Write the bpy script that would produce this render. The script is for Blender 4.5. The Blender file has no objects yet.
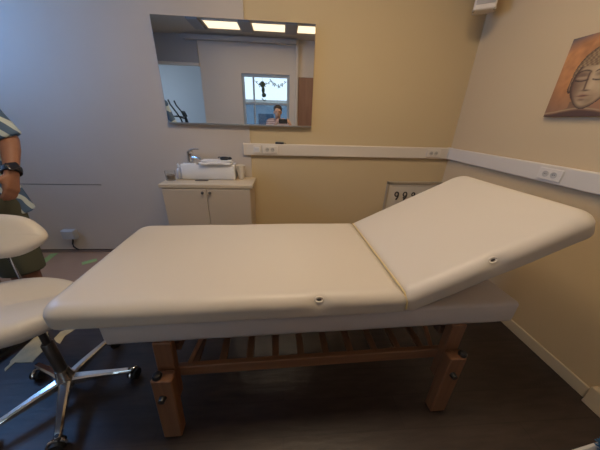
import bpy, bmesh, math, random
from mathutils import Vector, Matrix, noise
random.seed(7)
S = 0.92                       # all numbers below are multiplied by this to give metres
C = bpy.context.scene.collection
PI = math.pi
V = Vector

# ------------------------------------------------------------------ materials
def mat(name, col, rough=.5, metal=0., bump=0., bscale=60., vary=0., vscale=4., spec=.5, coat=0., vcol=None, sub=0.):
    m = bpy.data.materials.new(name); m.use_nodes = True
    nt = m.node_tree; b = nt.nodes['Principled BSDF']
    b.inputs['Base Color'].default_value = (*col, 1); b.inputs['Roughness'].default_value = rough
    b.inputs['Metallic'].default_value = metal; b.inputs['Specular IOR Level'].default_value = spec
    b.inputs['Coat Weight'].default_value = coat
    tc = nt.nodes.new('ShaderNodeTexCoord')
    if vary or vcol:
        n = nt.nodes.new('ShaderNodeTexNoise'); n.inputs['Scale'].default_value = vscale; n.inputs['Detail'].default_value = 5
        nt.links.new(tc.outputs['Object'], n.inputs['Vector'])
        r = nt.nodes.new('ShaderNodeValToRGB')
        c2 = vcol or tuple(c*(1-vary) for c in col)
        r.color_ramp.elements[0].position = .35; r.color_ramp.elements[0].color = (*c2, 1)
        r.color_ramp.elements[1].position = .65; r.color_ramp.elements[1].color = (*col, 1)
        nt.links.new(n.outputs['Fac'], r.inputs['Fac']); nt.links.new(r.outputs['Color'], b.inputs['Base Color'])
    if bump:
        n2 = nt.nodes.new('ShaderNodeTexNoise'); n2.inputs['Scale'].default_value = bscale; n2.inputs['Detail'].default_value = 3
        bp = nt.nodes.new('ShaderNodeBump'); bp.inputs['Strength'].default_value = bump; bp.inputs['Distance'].default_value = .01
        nt.links.new(tc.outputs['Object'], n2.inputs['Vector']); nt.links.new(n2.outputs['Fac'], bp.inputs['Height'])
        nt.links.new(bp.outputs['Normal'], b.inputs['Normal'])
    return m

def emis(name, col, k):
    m = bpy.data.materials.new(name); m.use_nodes = True; b = m.node_tree.nodes['Principled BSDF']
    b.inputs['Base Color'].default_value = (*col, 1); b.inputs['Emission Color'].default_value = (*col, 1)
    b.inputs['Emission Strength'].default_value = k
    return m

def wood(name, c1, c2, axis=2, scale=1., rough=.45):
    m = bpy.data.materials.new(name); m.use_nodes = True; nt = m.node_tree; b = nt.nodes['Principled BSDF']
    tc = nt.nodes.new('ShaderNodeTexCoord'); mp = nt.nodes.new('ShaderNodeMapping')
    s = [30*scale]*3; s[axis] = 2.*scale; mp.inputs['Scale'].default_value = s
    n = nt.nodes.new('ShaderNodeTexNoise'); n.inputs['Scale'].default_value = 1; n.inputs['Detail'].default_value = 6; n.inputs['Distortion'].default_value = .6
    r = nt.nodes.new('ShaderNodeValToRGB')
    r.color_ramp.elements[0].position = .3; r.color_ramp.elements[0].color = (*c1, 1)
    r.color_ramp.elements[1].position = .7; r.color_ramp.elements[1].color = (*c2, 1)
    nt.links.new(tc.outputs['Object'], mp.inputs['Vector']); nt.links.new(mp.outputs['Vector'], n.inputs['Vector'])
    nt.links.new(n.outputs['Fac'], r.inputs['Fac']); nt.links.new(r.outputs['Color'], b.inputs['Base Color'])
    b.inputs['Roughness'].default_value = rough
    return m

def stripes(name, ca, cb, scale, axis='X', rough=.8, dist=2., thr=.5):
    m = bpy.data.materials.new(name); m.use_nodes = True; nt = m.node_tree; b = nt.nodes['Principled BSDF']
    tc = nt.nodes.new('ShaderNodeTexCoord'); w = nt.nodes.new('ShaderNodeTexWave'); w.bands_direction = axis
    w.inputs['Scale'].default_value = scale; w.inputs['Distortion'].default_value = dist; w.inputs['Detail'].default_value = 1.5; w.inputs['Detail Scale'].default_value = 1.2
    r = nt.nodes.new('ShaderNodeValToRGB')
    r.color_ramp.elements[0].position = thr-.06; r.color_ramp.elements[0].color = (*ca, 1)
    r.color_ramp.elements[1].position = thr+.06; r.color_ramp.elements[1].color = (*cb, 1)
    nt.links.new(tc.outputs['Object'], w.inputs['Vector']); nt.links.new(w.outputs['Fac'], r.inputs['Fac'])
    nt.links.new(r.outputs['Color'], b.inputs['Base Color']); b.inputs['Roughness'].default_value = rough
    return m

def attr_mat(name, rough=.6):
    m = bpy.data.materials.new(name); m.use_nodes = True; nt = m.node_tree; b = nt.nodes['Principled BSDF']
    a = nt.nodes.new('ShaderNodeVertexColor'); a.layer_name = 'Paint'
    nt.links.new(a.outputs['Color'], b.inputs['Base Color']); b.inputs['Roughness'].default_value = rough
    return m

# ------------------------------------------------------------------ mesh helpers
class MB:
    def __init__(s): s.b = bmesh.new()
    def box(s, c, size, bev=0., rot=None, seg=1):
        t = bmesh.new(); bmesh.ops.create_cube(t, size=1)
        for v in t.verts: v.co = V((v.co.x*size[0], v.co.y*size[1], v.co.z*size[2]))
        if bev: bmesh.ops.bevel(t, geom=t.edges[:], offset=bev, segments=seg, affect='EDGES', profile=.5, clamp_overlap=True)
        M = (rot if rot is not None else Matrix.Identity(3))
        s._merge(t, lambda p: M @ p + V(c)); return s
    def _merge(s, t, f):
        mp = {}
        for v in t.verts: mp[v] = s.b.verts.new(f(v.co))
        for fc in t.faces:
            try: s.b.faces.new([mp[v] for v in fc.verts])
            except ValueError: pass
        t.free()
    def rings(s, rings, cap0=True, cap1=True, closed=False):
        rr = [[s.b.verts.new(p) for p in r] for r in rings]
        n = len(rr[0])
        for i in range(len(rr)-1):
            for j in range(n):
                k = (j+1) % n
                try: s.b.faces.new([rr[i][j], rr[i][k], rr[i+1][k], rr[i+1][j]])
                except ValueError: pass
        if cap0: s.b.faces.new(rr[0][::-1])
        if cap1: s.b.faces.new(rr[-1])
        return s
    def cone(s, p0, p1, r0, r1=None, n=20, caps=True):
        r1 = r0 if r1 is None else r1
        p0, p1 = V(p0), V(p1); d = (p1-p0).normalized(); q = d.to_track_quat('Z', 'Y')
        rs = []
        for p, r in ((p0, r0), (p1, r1)):
            rs.append([p + q @ V((r*math.cos(2*PI*k/n), r*math.sin(2*PI*k/n), 0)) for k in range(n)])
        return s.rings(rs, caps, caps)
    def capsule(s, p0, p1, r0, r1, n=14, fl=1.):
        p0, p1 = V(p0), V(p1); d = (p1-p0).normalized(); q = d.to_track_quat('Z', 'Y'); rs = []
        for a in (-75, -50, -25, 0): rs.append((p0 + d*r0*math.sin(math.radians(a)), r0*math.cos(math.radians(a))))
        for a in (0, 25, 50, 75): rs.append((p1 + d*r1*math.sin(math.radians(a)), r1*math.cos(math.radians(a))))
        return s.rings([[p + q @ V((r*math.cos(2*PI*k/n), r*fl*math.sin(2*PI*k/n), 0)) for k in range(n)] for p, r in rs])
    def ell(s, c, r, rot=None, n=20):
        M = rot if rot is not None else Matrix.Identity(3); rs = []
        for i in range(1, n//2):
            a = -PI/2 + PI*i/(n//2)
            rs.append([V(c) + M @ V((r[0]*math.cos(a)*math.cos(2*PI*k/n), r[1]*math.cos(a)*math.sin(2*PI*k/n), r[2]*math.sin(a))) for k in range(n)])
        return s.rings(rs)
    def lathe(s, prof, c=(0, 0, 0), n=28, cap0=True, cap1=True, sx=1, sy=1):
        return s.rings([[V(c) + V((sx*r*math.cos(2*PI*k/n), sy*r*math.sin(2*PI*k/n), z)) for k in range(n)] for r, z in prof], cap0, cap1)
    def tube(s, pts, r, n=10, caps=True):
        pts = [V(p) for p in pts]; rs = []; up = V((0, 0, 1))
        for i, p in enumerate(pts):
            d = (pts[min(i+1, len(pts)-1)] - pts[max(i-1, 0)]).normalized()
            a = d.cross(up)
            if a.length < .05: a = d.cross(V((0, 1, 0)))
            a.normalize(); b = d.cross(a).normalized()
            rad = r[i] if isinstance(r, (list, tuple)) else r
            rs.append([p + a*rad*math.cos(2*PI*k/n) + b*rad*math.sin(2*PI*k/n) for k in range(n)])
        return s.rings(rs, caps, caps)
    def rr(s, hx, hy, R, prof, disp=None, sp=.03, cap0=True, cap1=True, c=(0, 0, 0), nc=6):
        rs = []
        for ins, z in prof:
            ring = []
            for x, y in rrect(hx, hy, R, ins, sp, nc):
                p = V((x, y, z))
                if disp: p = disp(p)
                ring.append(p + V(c))
            rs.append(ring)
        return s.rings(rs, cap0, cap1)
    def prism(s, pts, thick, f=lambda x, y, z: V((x, y, z))):
        lo = [s.b.verts.new(f(x, y, 0)) for x, y in pts]; hi = [s.b.verts.new(f(x, y, thick)) for x, y in pts]
        n = len(pts)
        s.b.faces.new(lo[::-1]); s.b.faces.new(hi)
        for i in range(n): s.b.faces.new([lo[i], lo[(i+1) % n], hi[(i+1) % n], hi[i]])
        return s
    def build(s, name, m, parent=None, smooth=True, ang=40, loc=None):
        bmesh.ops.recalc_face_normals(s.b, faces=s.b.faces[:])
        for v in s.b.verts: v.co = v.co * S
        me = bpy.data.meshes.new(name); s.b.to_mesh(me); s.b.free()
        me.materials.append(m)
        if smooth:
            me.polygons.foreach_set('use_smooth', [True]*len(me.polygons)); me.set_sharp_from_angle(angle=math.radians(ang))
        o = bpy.data.objects.new(name, me); C.objects.link(o)
        if parent is not None: o.parent = parent
        if loc is not None: o.location = V(loc)*S
        return o

def rrect(hx, hy, R, ins, sp, nc):
    # rounded rectangle, same vertex count whatever the inset; R may be (radius at -x end, radius at +x end)
    x, y = hx-ins, hy-ins
    Ra, Rb = R if isinstance(R, tuple) else (R, R)
    ra, rb = (max(min(q-ins*.6, x, y), .004) for q in (Ra, Rb))
    nx = max(2, int(2*hx/sp)); ny = max(2, int(2*hy/sp))
    def line(a, b, n): return [(a[0]+(b[0]-a[0])*i/n, a[1]+(b[1]-a[1])*i/n) for i in range(1, n)]
    def arc(cx, cy, a0, r): return [(cx+r*math.cos(a0+PI/2*i/nc), cy+r*math.sin(a0+PI/2*i/nc)) for i in range(nc+1)]
    c1 = arc(x-rb, -y+rb, -PI/2, rb); c2 = arc(x-rb, y-rb, 0, rb); c3 = arc(-x+ra, y-ra, PI/2, ra); c4 = arc(-x+ra, -y+ra, PI, ra)
    return c1 + line(c1[-1], c2[0], ny) + c2 + line(c2[-1], c3[0], nx) + c3 + line(c3[-1], c4[0], ny) + c4 + line(c4[-1], c1[0], nx)

def thing(name, label, cat, loc=(0, 0, 0), rz=0., group=None, rot=None):
    o = bpy.data.objects.new(name, None); C.objects.link(o); o.empty_display_size = .05
    o.location = V(loc)*S; o.rotation_euler = rot or (0, 0, rz); o['label'] = label; o['category'] = cat
    if group: o['group'] = group
    return o
def tag(o, label, cat, group=None, kind=None):
    o['label'] = label; o['category'] = cat
    if group: o['group'] = group
    if kind: o['kind'] = kind
    return o
def struct(name, mb, m, smooth=False):
    o = mb.build(name, m, smooth=smooth); o['kind'] = 'structure'; return o
def dup(root, loc, rz=None, label=None):
    r = root.copy(); C.objects.link(r); r.location = V(loc)*S
    if rz is not None: r.rotation_euler = (0, 0, rz)
    if label: r['label'] = label
    for ch in list(root.children):
        c = ch.copy(); C.objects.link(c); c.parent = r
        for g in ch.children:
            d = g.copy(); C.objects.link(d); d.parent = c
    return r
def rx(a): return Matrix.Rotation(a, 3, 'X')
def ry(a): return Matrix.Rotation(a, 3, 'Y')
def rzm(a): return Matrix.Rotation(a, 3, 'Z')

# ------------------------------------------------------------------ palette
M = {}
M['ochre'] = mat('cream_yellow_wall_paint', (.59, .46, .27), .75, bump=.06, bscale=180)
M['right_paint'] = mat('beige_wall_paint', (.61, .455, .265), .75, bump=.06, bscale=180)
M['greige'] = mat('pale_greige_wall_panel', (.56, .485, .41), .6, bump=.04, bscale=120, vary=.05, vscale=1.5)
M['dark_gap'] = mat('dark_joint', (.03, .025, .022), .9)
M['ceil'] = mat('white_ceiling_board', (.62, .56, .46), .85, bump=.05)
M['white_plastic'] = mat('white_plastic', (.70, .62, .52), .4)
M['socket'] = mat('socket_plastic', (.72, .65, .56), .35)
M['well'] = mat('grey_socket_recess', (.48, .44, .38), .5)
M['hole'] = mat('dark_hole', (.05, .04, .035), .7)
M['leather'] = mat('ivory_vinyl_upholstery', (.62, .545, .455), .38, bump=.06, bscale=420, spec=.45)
M['leather2'] = mat('ivory_vinyl_upholstery_of_base', (.56, .50, .47), .42, bump=.06, bscale=420, spec=.4)
M['stool_leather'] = mat('white_vinyl_upholstery', (.66, .60, .54), .36, bump=.06, bscale=420, spec=.45)
M['piping'] = mat('yellowed_piping', (.66, .50, .22), .5)
M['wood'] = wood('oiled_beech_upright', (.18, .078, .038), (.25, .115, .055), 2)
M['wood_x'] = wood('oiled_beech_rail', (.18, .08, .04), (.24, .115, .055), 0)
M['wood_y'] = wood('shaded_oiled_beech_slat', (.13, .065, .036), (.18, .09, .05), 1)  # beech darkened in its colour for the shade under the couch
M['knob'] = mat('black_plastic_knob', (.012, .012, .013), .35)
M['chrome'] = mat('polished_chrome', (.78, .77, .75), .14, 1.)
M['steel'] = mat('dark_gas_lift_steel', (.13, .12, .115), .3, .7)
M['rubber'] = mat('black_rubber', (.015, .015, .016), .5)
M['cabinet'] = mat('beige_cabinet_laminate', (.56, .46, .34), .5)
M['counter'] = wood('pale_birch_worktop', (.56, .45, .31), (.64, .53, .38), 0, .5, .4)
M['ceramic'] = mat('white_glazed_ceramic', (.74, .73, .72), .12, coat=.4)
M['towel'] = mat('white_terry_towel', (.72, .70, .68), .9, bump=.5, bscale=260)
M['cup'] = mat('ivory_plastic_cup', (.80, .74, .66), .45)
M['black'] = mat('black_plastic', (.02, .02, .022), .4)
M['grey_box'] = mat('light_grey_junction_box', (.42, .42, .43), .5)
M['cable'] = mat('black_cable', (.02, .02, .02), .5)
M['green'] = mat('green_adhesive_tape', (.33, .48, .18), .6)
M['cream_underlay'] = mat('torn_cream_underlay', (.70, .58, .34), .8, bump=.3, bscale=70, vcol=(.50, .43, .28), vscale=9)
M['skin'] = mat('tanned_skin', (.32, .145, .085), .5, bump=.08, bscale=150, vary=.12, vscale=8)
M['skin2'] = mat('light_skin', (.52, .32, .22), .5, bump=.08, bscale=150)
M['hair'] = mat('dark_brown_hair', (.035, .022, .014), .6, bump=.6, bscale=110)
M['shirt'] = stripes('blue_and_white_patterned_cotton', (.07, .13, .24), (.52, .60, .62), 6.5, 'DIAGONAL', dist=4.5, thr=.62)
M['shorts'] = mat('dark_olive_cotton', (.085, .085, .055), .85, bump=.25, bscale=220)
M['trousers'] = mat('charcoal_cotton', (.05, .05, .06), .85, bump=.2, bscale=220)
M['shoe'] = mat('black_canvas_shoe', (.015, .015, .018), .7)
M['sole'] = mat('dark_rubber_sole', (.03, .03, .03), .7)
M['shirt2'] = stripes('pale_pink_and_grey_striped_cotton', (.48, .38, .38), (.30, .22, .22), 9, 'Z', dist=.6)
M['blue_fluff'] = mat('blue_microfibre', (.05, .17, .33), .9)
M['alu'] = mat('brushed_aluminium', (.55, .52, .48), .3, 1.)
M['mirror'] = mat('mirror_silvering', (.93, .93, .92), .012, 1.)
M['frame_wood'] = mat('pale_picture_frame', (.40, .33, .23), .5)
M['paper'] = mat('printed_chart_paper', (.62, .56, .47), .6)
M['ink'] = mat('dark_ink', (.05, .04, .035), .7)
M['window_frame'] = mat('pale_blue_window_frame', (.40, .47, .55), .5)
M['far_wall'] = mat('far_wall_paint', (.74, .66, .57), .8)
M['annex_wall'] = mat('pale_annex_wall_paint', (.62, .63, .64), .8)
M['soffit'] = mat('grey_soffit_paint', (.40, .385, .37), .8)
M['door_wood'] = wood('reddish_brown_door_veneer', (.26, .13, .08), (.34, .18, .11), 2, .5)
M['skirt'] = mat('beige_skirting_paint', (.62, .50, .34), .5)
M['out_wall'] = mat('blue_grey_facade', (.16, .24, .34), .8)
M['out_ground'] = mat('grey_paving', (.25, .27, .28), .9)
M['leaf'] = mat('dark_leaf', (.03, .06, .04), .6)
M['panel_light'] = emis('warm_ceiling_panel_diffuser', (1., .80, .52), 1.6)
M['panel_added'] = emis('bright_warm_added_panel_diffuser', (1., .80, .55), 22.)  # for the added overhead panels, out of view, that brighten the walls
M['liquid'] = mat('amber_liquid', (.28, .20, .13), .2)

gl = bpy.data.materials.new('clear_glass'); gl.use_nodes = True
b = gl.node_tree.nodes['Principled BSDF']; b.inputs['Base Color'].default_value = (.95, .97, .97, 1)
b.inputs['Roughness'].default_value = .02; b.inputs['Transmission Weight'].default_value = 1.; b.inputs['IOR'].default_value = 1.45
M['glass'] = gl
pane = bpy.data.materials.new('window_pane_glass'); pane.use_nodes = True; nt = pane.node_tree
nt.nodes.remove(nt.nodes['Principled BSDF'])
tr = nt.nodes.new('ShaderNodeBsdfTransparent'); gs = nt.nodes.new('ShaderNodeBsdfGlossy'); gs.inputs['Roughness'].default_value = .02
mx = nt.nodes.new('ShaderNodeMixShader'); mx.inputs[0].default_value = .06
nt.links.new(tr.outputs[0], mx.inputs[1]); nt.links.new(gs.outputs[0], mx.inputs[2])
nt.links.new(mx.outputs[0], nt.nodes['Material Output'].inputs['Surface'])
M['pane'] = pane

# floor: dark vinyl planks near the camera, dull brown boards beyond a ragged edge
fm = bpy.data.materials.new('dark_plank_vinyl_with_brown_rear_floor'); fm.use_nodes = True; nt = fm.node_tree; b = nt.nodes['Principled BSDF']
tc = nt.nodes.new('ShaderNodeTexCoord')
br = nt.nodes.new('ShaderNodeTexBrick'); br.inputs['Scale'].default_value = 1.; br.inputs['Brick Width'].default_value = 1.2; br.inputs['Row Height'].default_value = .16
br.inputs['Color1'].default_value = (.043, .029, .025, 1); br.inputs['Color2'].default_value = (.037, .025, .022, 1)
br.inputs['Mortar'].default_value = (.030, .020, .018, 1); br.inputs['Mortar Size'].default_value = .003
nt.links.new(tc.outputs['Object'], br.inputs['Vector'])
n1 = nt.nodes.new('ShaderNodeTexNoise'); n1.inputs['Scale'].default_value = 7; n1.inputs['Detail'].default_value = 8
mp = nt.nodes.new('ShaderNodeMapping'); mp.inputs['Scale'].default_value = (1, 5, 1)
nt.links.new(tc.outputs['Object'], mp.inputs['Vector']); nt.links.new(mp.outputs['Vector'], n1.inputs['Vector'])
m1 = nt.nodes.new('ShaderNodeMix'); m1.data_type = 'RGBA'; m1.blend_type = 'MULTIPLY'; m1.inputs['Factor'].default_value = .55
nt.links.new(br.outputs['Color'], m1.inputs['A'])
rp = nt.nodes.new('ShaderNodeValToRGB'); rp.color_ramp.elements[0].position = .3; rp.color_ramp.elements[0].color = (.45, .45, .45, 1); rp.color_ramp.elements[1].position = .75; rp.color_ramp.elements[1].color = (1.5, 1.5, 1.5, 1)
nt.links.new(n1.outputs['Fac'], rp.inputs['Fac']); nt.links.new(rp.outputs['Color'], m1.inputs['B'])
n2 = nt.nodes.new('ShaderNodeTexNoise'); n2.inputs['Scale'].default_value = 3; n2.inputs['Detail'].default_value = 4
nt.links.new(tc.outputs['Object'], n2.inputs['Vector'])
r2 = nt.nodes.new('ShaderNodeValToRGB'); r2.color_ramp.elements[0].color = (.36, .225, .15, 1); r2.color_ramp.elements[1].color = (.43, .275, .185, 1)
nt.links.new(n2.outputs['Fac'], r2.inputs['Fac'])
sx = nt.nodes.new('ShaderNodeSeparateXYZ'); nt.links.new(tc.outputs['Object'], sx.inputs[0])
# edge value = y - x*0.0 + noise
ad = nt.nodes.new('ShaderNodeMath'); ad.operation = 'MULTIPLY_ADD'; ad.inputs[1].default_value = .12; nt.links.new(n2.outputs['Fac'], ad.inputs[0]); nt.links.new(sx.outputs['Y'], ad.inputs[2])
ax_ = nt.nodes.new('ShaderNodeMath'); ax_.operation = 'MULTIPLY_ADD'; ax_.inputs[1].default_value = 0.; nt.links.new(sx.outputs['X'], ax_.inputs[0]); nt.links.new(ad.outputs[0], ax_.inputs[2])
mr = nt.nodes.new('ShaderNodeMapRange'); mr.inputs['From Min'].default_value = 1.43; mr.inputs['From Max'].default_value = 1.46
nt.links.new(ax_.outputs[0], mr.inputs['Value'])
m2 = nt.nodes.new('ShaderNodeMix'); m2.data_type = 'RGBA'
nt.links.new(mr.outputs[0], m2.inputs['Factor']); nt.links.new(m1.outputs['Result'], m2.inputs['A']); nt.links.new(r2.outputs['Color'], m2.inputs['B'])
nt.links.new(m2.outputs['Result'], b.inputs['Base Color'])
b.inputs['Roughness'].default_value = .42; b.inputs['Specular IOR Level'].default_value = .5
bp = nt.nodes.new('ShaderNodeBump'); bp.inputs['Strength'].default_value = .15; bp.inputs['Distance'].default_value = .01
nt.links.new(n1.outputs['Fac'], bp.inputs['Height']); nt.links.new(bp.outputs['Normal'], b.inputs['Normal'])
M['floor'] = fm

# ------------------------------------------------------------------ room shell
XR, YB, ZC = 1.835, 2.625, 3.2
XL, YF = -3.4, -1.6
T = .1
def bx(x0, x1, y0, y1, z0, z1, bev=0.):
    return MB().box(((x0+x1)/2, (y0+y1)/2, (z0+z1)/2), (x1-x0, y1-y0, z1-z0), bev)
struct('floor', bx(-5.2, XR+T, -4.6, YB+T, -.1, 0), M['floor'])
struct('ceiling', bx(-5.2, XR+T, -4.6, YB+T, ZC, ZC+.1), M['ceil'])
struct('wall_right', bx(XR, XR+T, YF-T, YB+T, 0, ZC), M['right_paint'])
struct('wall_back', bx(-.335, XR, YB, YB+T, 0, ZC), M['ochre'])
# left stretch of the back wall: sheet panels with an open joint and a gap above the floor
struct('wall_back_left', bx(XL, -.34, YB+.02, YB+T, 0, ZC), M['dark_gap'])
for i, (x0, x1, z0, z1) in enumerate([(XL, -1.92, .045, .813), (XL, -1.919, .8205, ZC), (-1.92, -.3365, .045, ZC)]):
    struct('trim_%d' % (i+1), bx(x0, x1, YB-.006, YB+.02, z0, z1), M['greige'])
struct('trim_4', bx(XL, -.36, YB-.004, YB+.02, 0, .03, .002), mat('brown_floor_edge_board', (.22, .16, .13), .6))
struct('baseboard_right', bx(XR-.014, XR, .80, YB, 0, .085, .004), M['skirt'], True)
struct('trim_5', bx(XR-.045, XR, -.9, .785, 0, .13, .004), M['skirt'], True)
# left wall; its unseen window is added to bring blue light in
WZ0, WZ1, WY0, WY1 = 1.9, 3.0, 1.0, 2.4
w = MB()
w.box((XL-.05, (YF+WY0)/2, ZC/2), (T, WY0-YF, ZC)); w.box((XL-.05, (WY1+YB+T)/2, ZC/2), (T, YB+T-WY1, ZC))
w.box((XL-.05, (WY0+WY1)/2, WZ0/2), (T, WY1-WY0, WZ0)); w.box((XL-.05, (WY0+WY1)/2, (WZ1+ZC)/2), (T, WY1-WY0, ZC-WZ1))
struct('wall_left', w, M['annex_wall'])
w = MB()
for z in (WZ0+.025, WZ1-.025): w.box((XL-.05, (WY0+WY1)/2, z), (.07, WY1-WY0, .05), .005)
for y in (WY0+.025, (WY0+WY1)/2, WY1-.025): w.box((XL-.05, y, (WZ0+WZ1)/2), (.06, .05, WZ1-WZ0-.1), .005)
o = struct('added_window_1', w, M['window_frame'])
p = bx(XL-.055, XL-.045, WY0+.05, WY1-.05, WZ0+.05, WZ1-.05).build('pane', M['pane'], o, False)
# wall behind the camera: opening to the annex on the left, window/door in the middle
DX0, DX1, DZ0, DZ1 = -1.0, .16, .35, 2.5
w = MB()
w.box(((XL-1.95)/2-.0, YF-.05, (2.62+ZC)/2), (-1.95-XL, T, ZC-2.62))
w.box(((-1.95+DX0)/2, YF-.05, ZC/2), (DX0+1.95, T, ZC))
w.box(((DX1+XR)/2, YF-.05, ZC/2), (XR-DX1, T, ZC))
w.box(((DX0+DX1)/2, YF-.05, (DZ1+ZC)/2), (DX1-DX0, T, ZC-DZ1)); w.box(((DX0+DX1)/2, YF-.05, DZ0/2), (DX1-DX0, T, DZ0))
struct('wall_front', w, M['far_wall'])
struct('trim_6', bx(XL, -1.95, YF-T, YF+.03, 2.62, ZC, .004), M['soffit'])
struct('trim_7', bx(XL, -1.95, YF-.02, YF+.06, 2.60, 2.66, .004), M['white_plastic'])
w = MB()
for z in (DZ0+.03, 1.86, DZ1-.03): w.box(((DX0+DX1)/2, YF-.06, z), (DX1-DX0, .07, .06 if z != 1.86 else .045), .006)
for x in (DX0+.03, -.72, DX1-.03): w.box((x, YF-.06, (DZ0+DZ1)/2), (.06 if x != -.72 else .04, .06, DZ1-DZ0-.002), .006)
o = struct('window_2', w, M['window_frame'])
bx(DX0+.06, DX1-.06, YF-.065, YF-.055, DZ0+.06, DZ1-.06).build('pane', M['pane'], o, False)
# annex
struct('wall_annex_back', bx(-5.2, -1.5, -4.6, -4.5, 0, ZC), M['annex_wall'])
struct('wall_annex_right', bx(-1.62, -1.52, -4.5, YF-T, 0, ZC), M['annex_wall'])
w = MB(); w.box((-5.15, -4.1, ZC/2), (T, .8, ZC)); w.box((-5.15, -1.75, ZC/2), (T, .3, ZC)); w.box((-5.15, -2.8, .4), (T, 1.8, .8)); w.box((-5.15, -2.8, 3.05), (T, 1.8, .3))
struct('wall_annex_left', w, M['annex_wall'])
w = MB()
for z in (.83, 2.87): w.box((-5.15, -2.8, z), (.07, 1.8, .06), .005)
for y in (-3.67, -2.8, -1.93): w.box((-5.15, y, 1.85), (.07, .06, 2.0), .005)
o = struct('window_3', w, M['window_frame']); bx(-5.155, -5.145, -3.64, -1.96, .86, 2.84).build('pane', M['pane'], o, False)
struct('wall_annex_front', bx(-5.2, XL-T, YF-.1, YF, 0, ZC), M['annex_wall'])
# door on the wall behind the camera, right of the window
w = MB(); w.box((.84, YF+.02, 1.23), (.92, .04, 2.46), .004)
o = struct('door_1', w, M['door_wood'], True)
w = MB(); w.cone((.5, YF+.04, 1.12), (.5, YF+.085, 1.12), .012); w.capsule((.5, YF+.085, 1.12), (.62, YF+.085, 1.12), .01, .01)
w.build('door_handle', M['alu'], o)
struct('trim_8', bx(.30, .36, YF, YF+.09, 0, ZC, .004), M['far_wall'], True)

# cable trunking round the walls at hand height
tr_ = thing('cable_trunking', 'white plastic cable trunking running along the back wall and right wall', 'cable trunking', (0, 0, 1.155))
t = MB(); t.box(((-.40+XR)/2, YB-.017, .058), (XR+.40, .034, .116), .006); t.build('wall_channel', M['white_plastic'], tr_, ang=30)
t = MB(); t.box((XR-.017, (YB-.036-.8)/2, .058), (.034, YB-.036+.8, .116), .006); t.build('wall_channel', M['white_plastic'], tr_, ang=30)
t = MB(); t.box((-.402, YB-.018, .058), (.012, .038, .122), .003); t.build('end_cap', M['socket'], tr_)
t = MB(); t.box((XR-.021, YB-.021, .058), (.044, .044, .122), .004); t.build('corner_cap', M['socket'], tr_)

def socket_pair(label, loc, rz):
    s = thing('double_socket', label, 'power socket', loc, rz, 'power sockets set in the trunking')
    MB().box((0, -.005, 0), (.155, .01, .078), .004).build('face_plate', M['socket'], s, ang=30)
    for sx_ in (-.027, .027):
        w = MB(); w.rings([[V((sx_+r*math.cos(2*PI*k/24), y, r*math.sin(2*PI*k/24))) for k in range(24)] for r, y in ((.020, -.0095), (.020, -.0125), (.0175, -.013), (.014, -.0112))])
        f = w.build('socket_well', M['well'], s)
        w = MB()
        pass
        for dx in (-.006, .006): MB().cone((sx_+dx, -.0102, 0), (sx_+dx, -.0124, 0), .0026, n=10).build('pin_hole', M['hole'], f)
    return s
YT = YB-.0345
socket_pair('double white socket near left end of back wall trunking', (-.135, YT, 1.215), 0)
s1 = socket_pair('double white socket on back wall trunking close to room corner', (1.625, YT, 1.213), 0)
socket_pair('double white socket with square plate on right wall trunking', (XR-.0345, 1.50, 1.213), -PI/2)
s = thing('light_switch', 'square white rocker switch at left end of the trunking', 'switch', (-.265, YT, 1.215))
MB().box((0, -.005, 0), (.078, .01, .078), .004).build('face_plate', M['socket'], s, ang=30)
MB().box((0, -.011, 0), (.05, .007, .05), .003, rot=rx(.08)).build('rocker', mat('bright_switch_plastic', (.74, .72, .70), .3), s, ang=30)
w = MB(); w.rr(.045, .014, .012, [(.004, 0), (0, .005), (0, .014), (.004, .02), (.012, .022)], sp=.02)
w.tube([(.04, 0, .012), (.056, .003, .011), (.066, -.002, .006)], .003)
o = w.build('black_gadget', M['black'], loc=(-.035, YB-.017, 1.271)); tag(o, 'small black gadget lying on top of the trunking below the mirror', 'gadget')

# mirror
mi = thing('wall_mirror', 'large frameless rectangular mirror hung above the small washbasin', 'mirror', (-.41, YB, 1.45), 0)
MX, MZ = .695, .825
MB().box((0, -.018, MZ/2), (MX*2, .02, MZ), .003).build('backing_board', M['alu'], mi, ang=30)
MB().box((0, -.0295, MZ/2), (MX*2, .003, MZ), .0008).build('mirror_glass', M['mirror'], mi, False)
w = MB(); w.box((0, -.028, -.006), (MX*2, .034, .014), .002); w.build('bottom_rail', M['alu'], mi, ang=30)

# corner box high up
sp_ = thing('corner_speaker', 'small white box speaker mounted high in the right corner', 'speaker', (1.655, 2.42, 2.365), math.radians(-32))
w = MB(); w.box((0, 0, .12), (.155, .12, .24), .008); w.build('speaker_body', M['white_plastic'], sp_, ang=30)
w = MB(); w.box((0, -.062, .13), (.13, .006, .19), .003); w.build('speaker_grille', mat('off_white_grille', (.50, .46, .42), .6, bump=.5, bscale=500), sp_, ang=30)
w = MB(); w.box((.0, .155, .14), (.05, .21, .06), .006); w.build('wall_bracket', M['frame_wood'], sp_, ang=30)
for k in (-1, 1): MB().box((k*.072, -.05, -.002), (.018, .03, .016), .003).build('corner_clip', M['frame_wood'], sp_)

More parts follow.
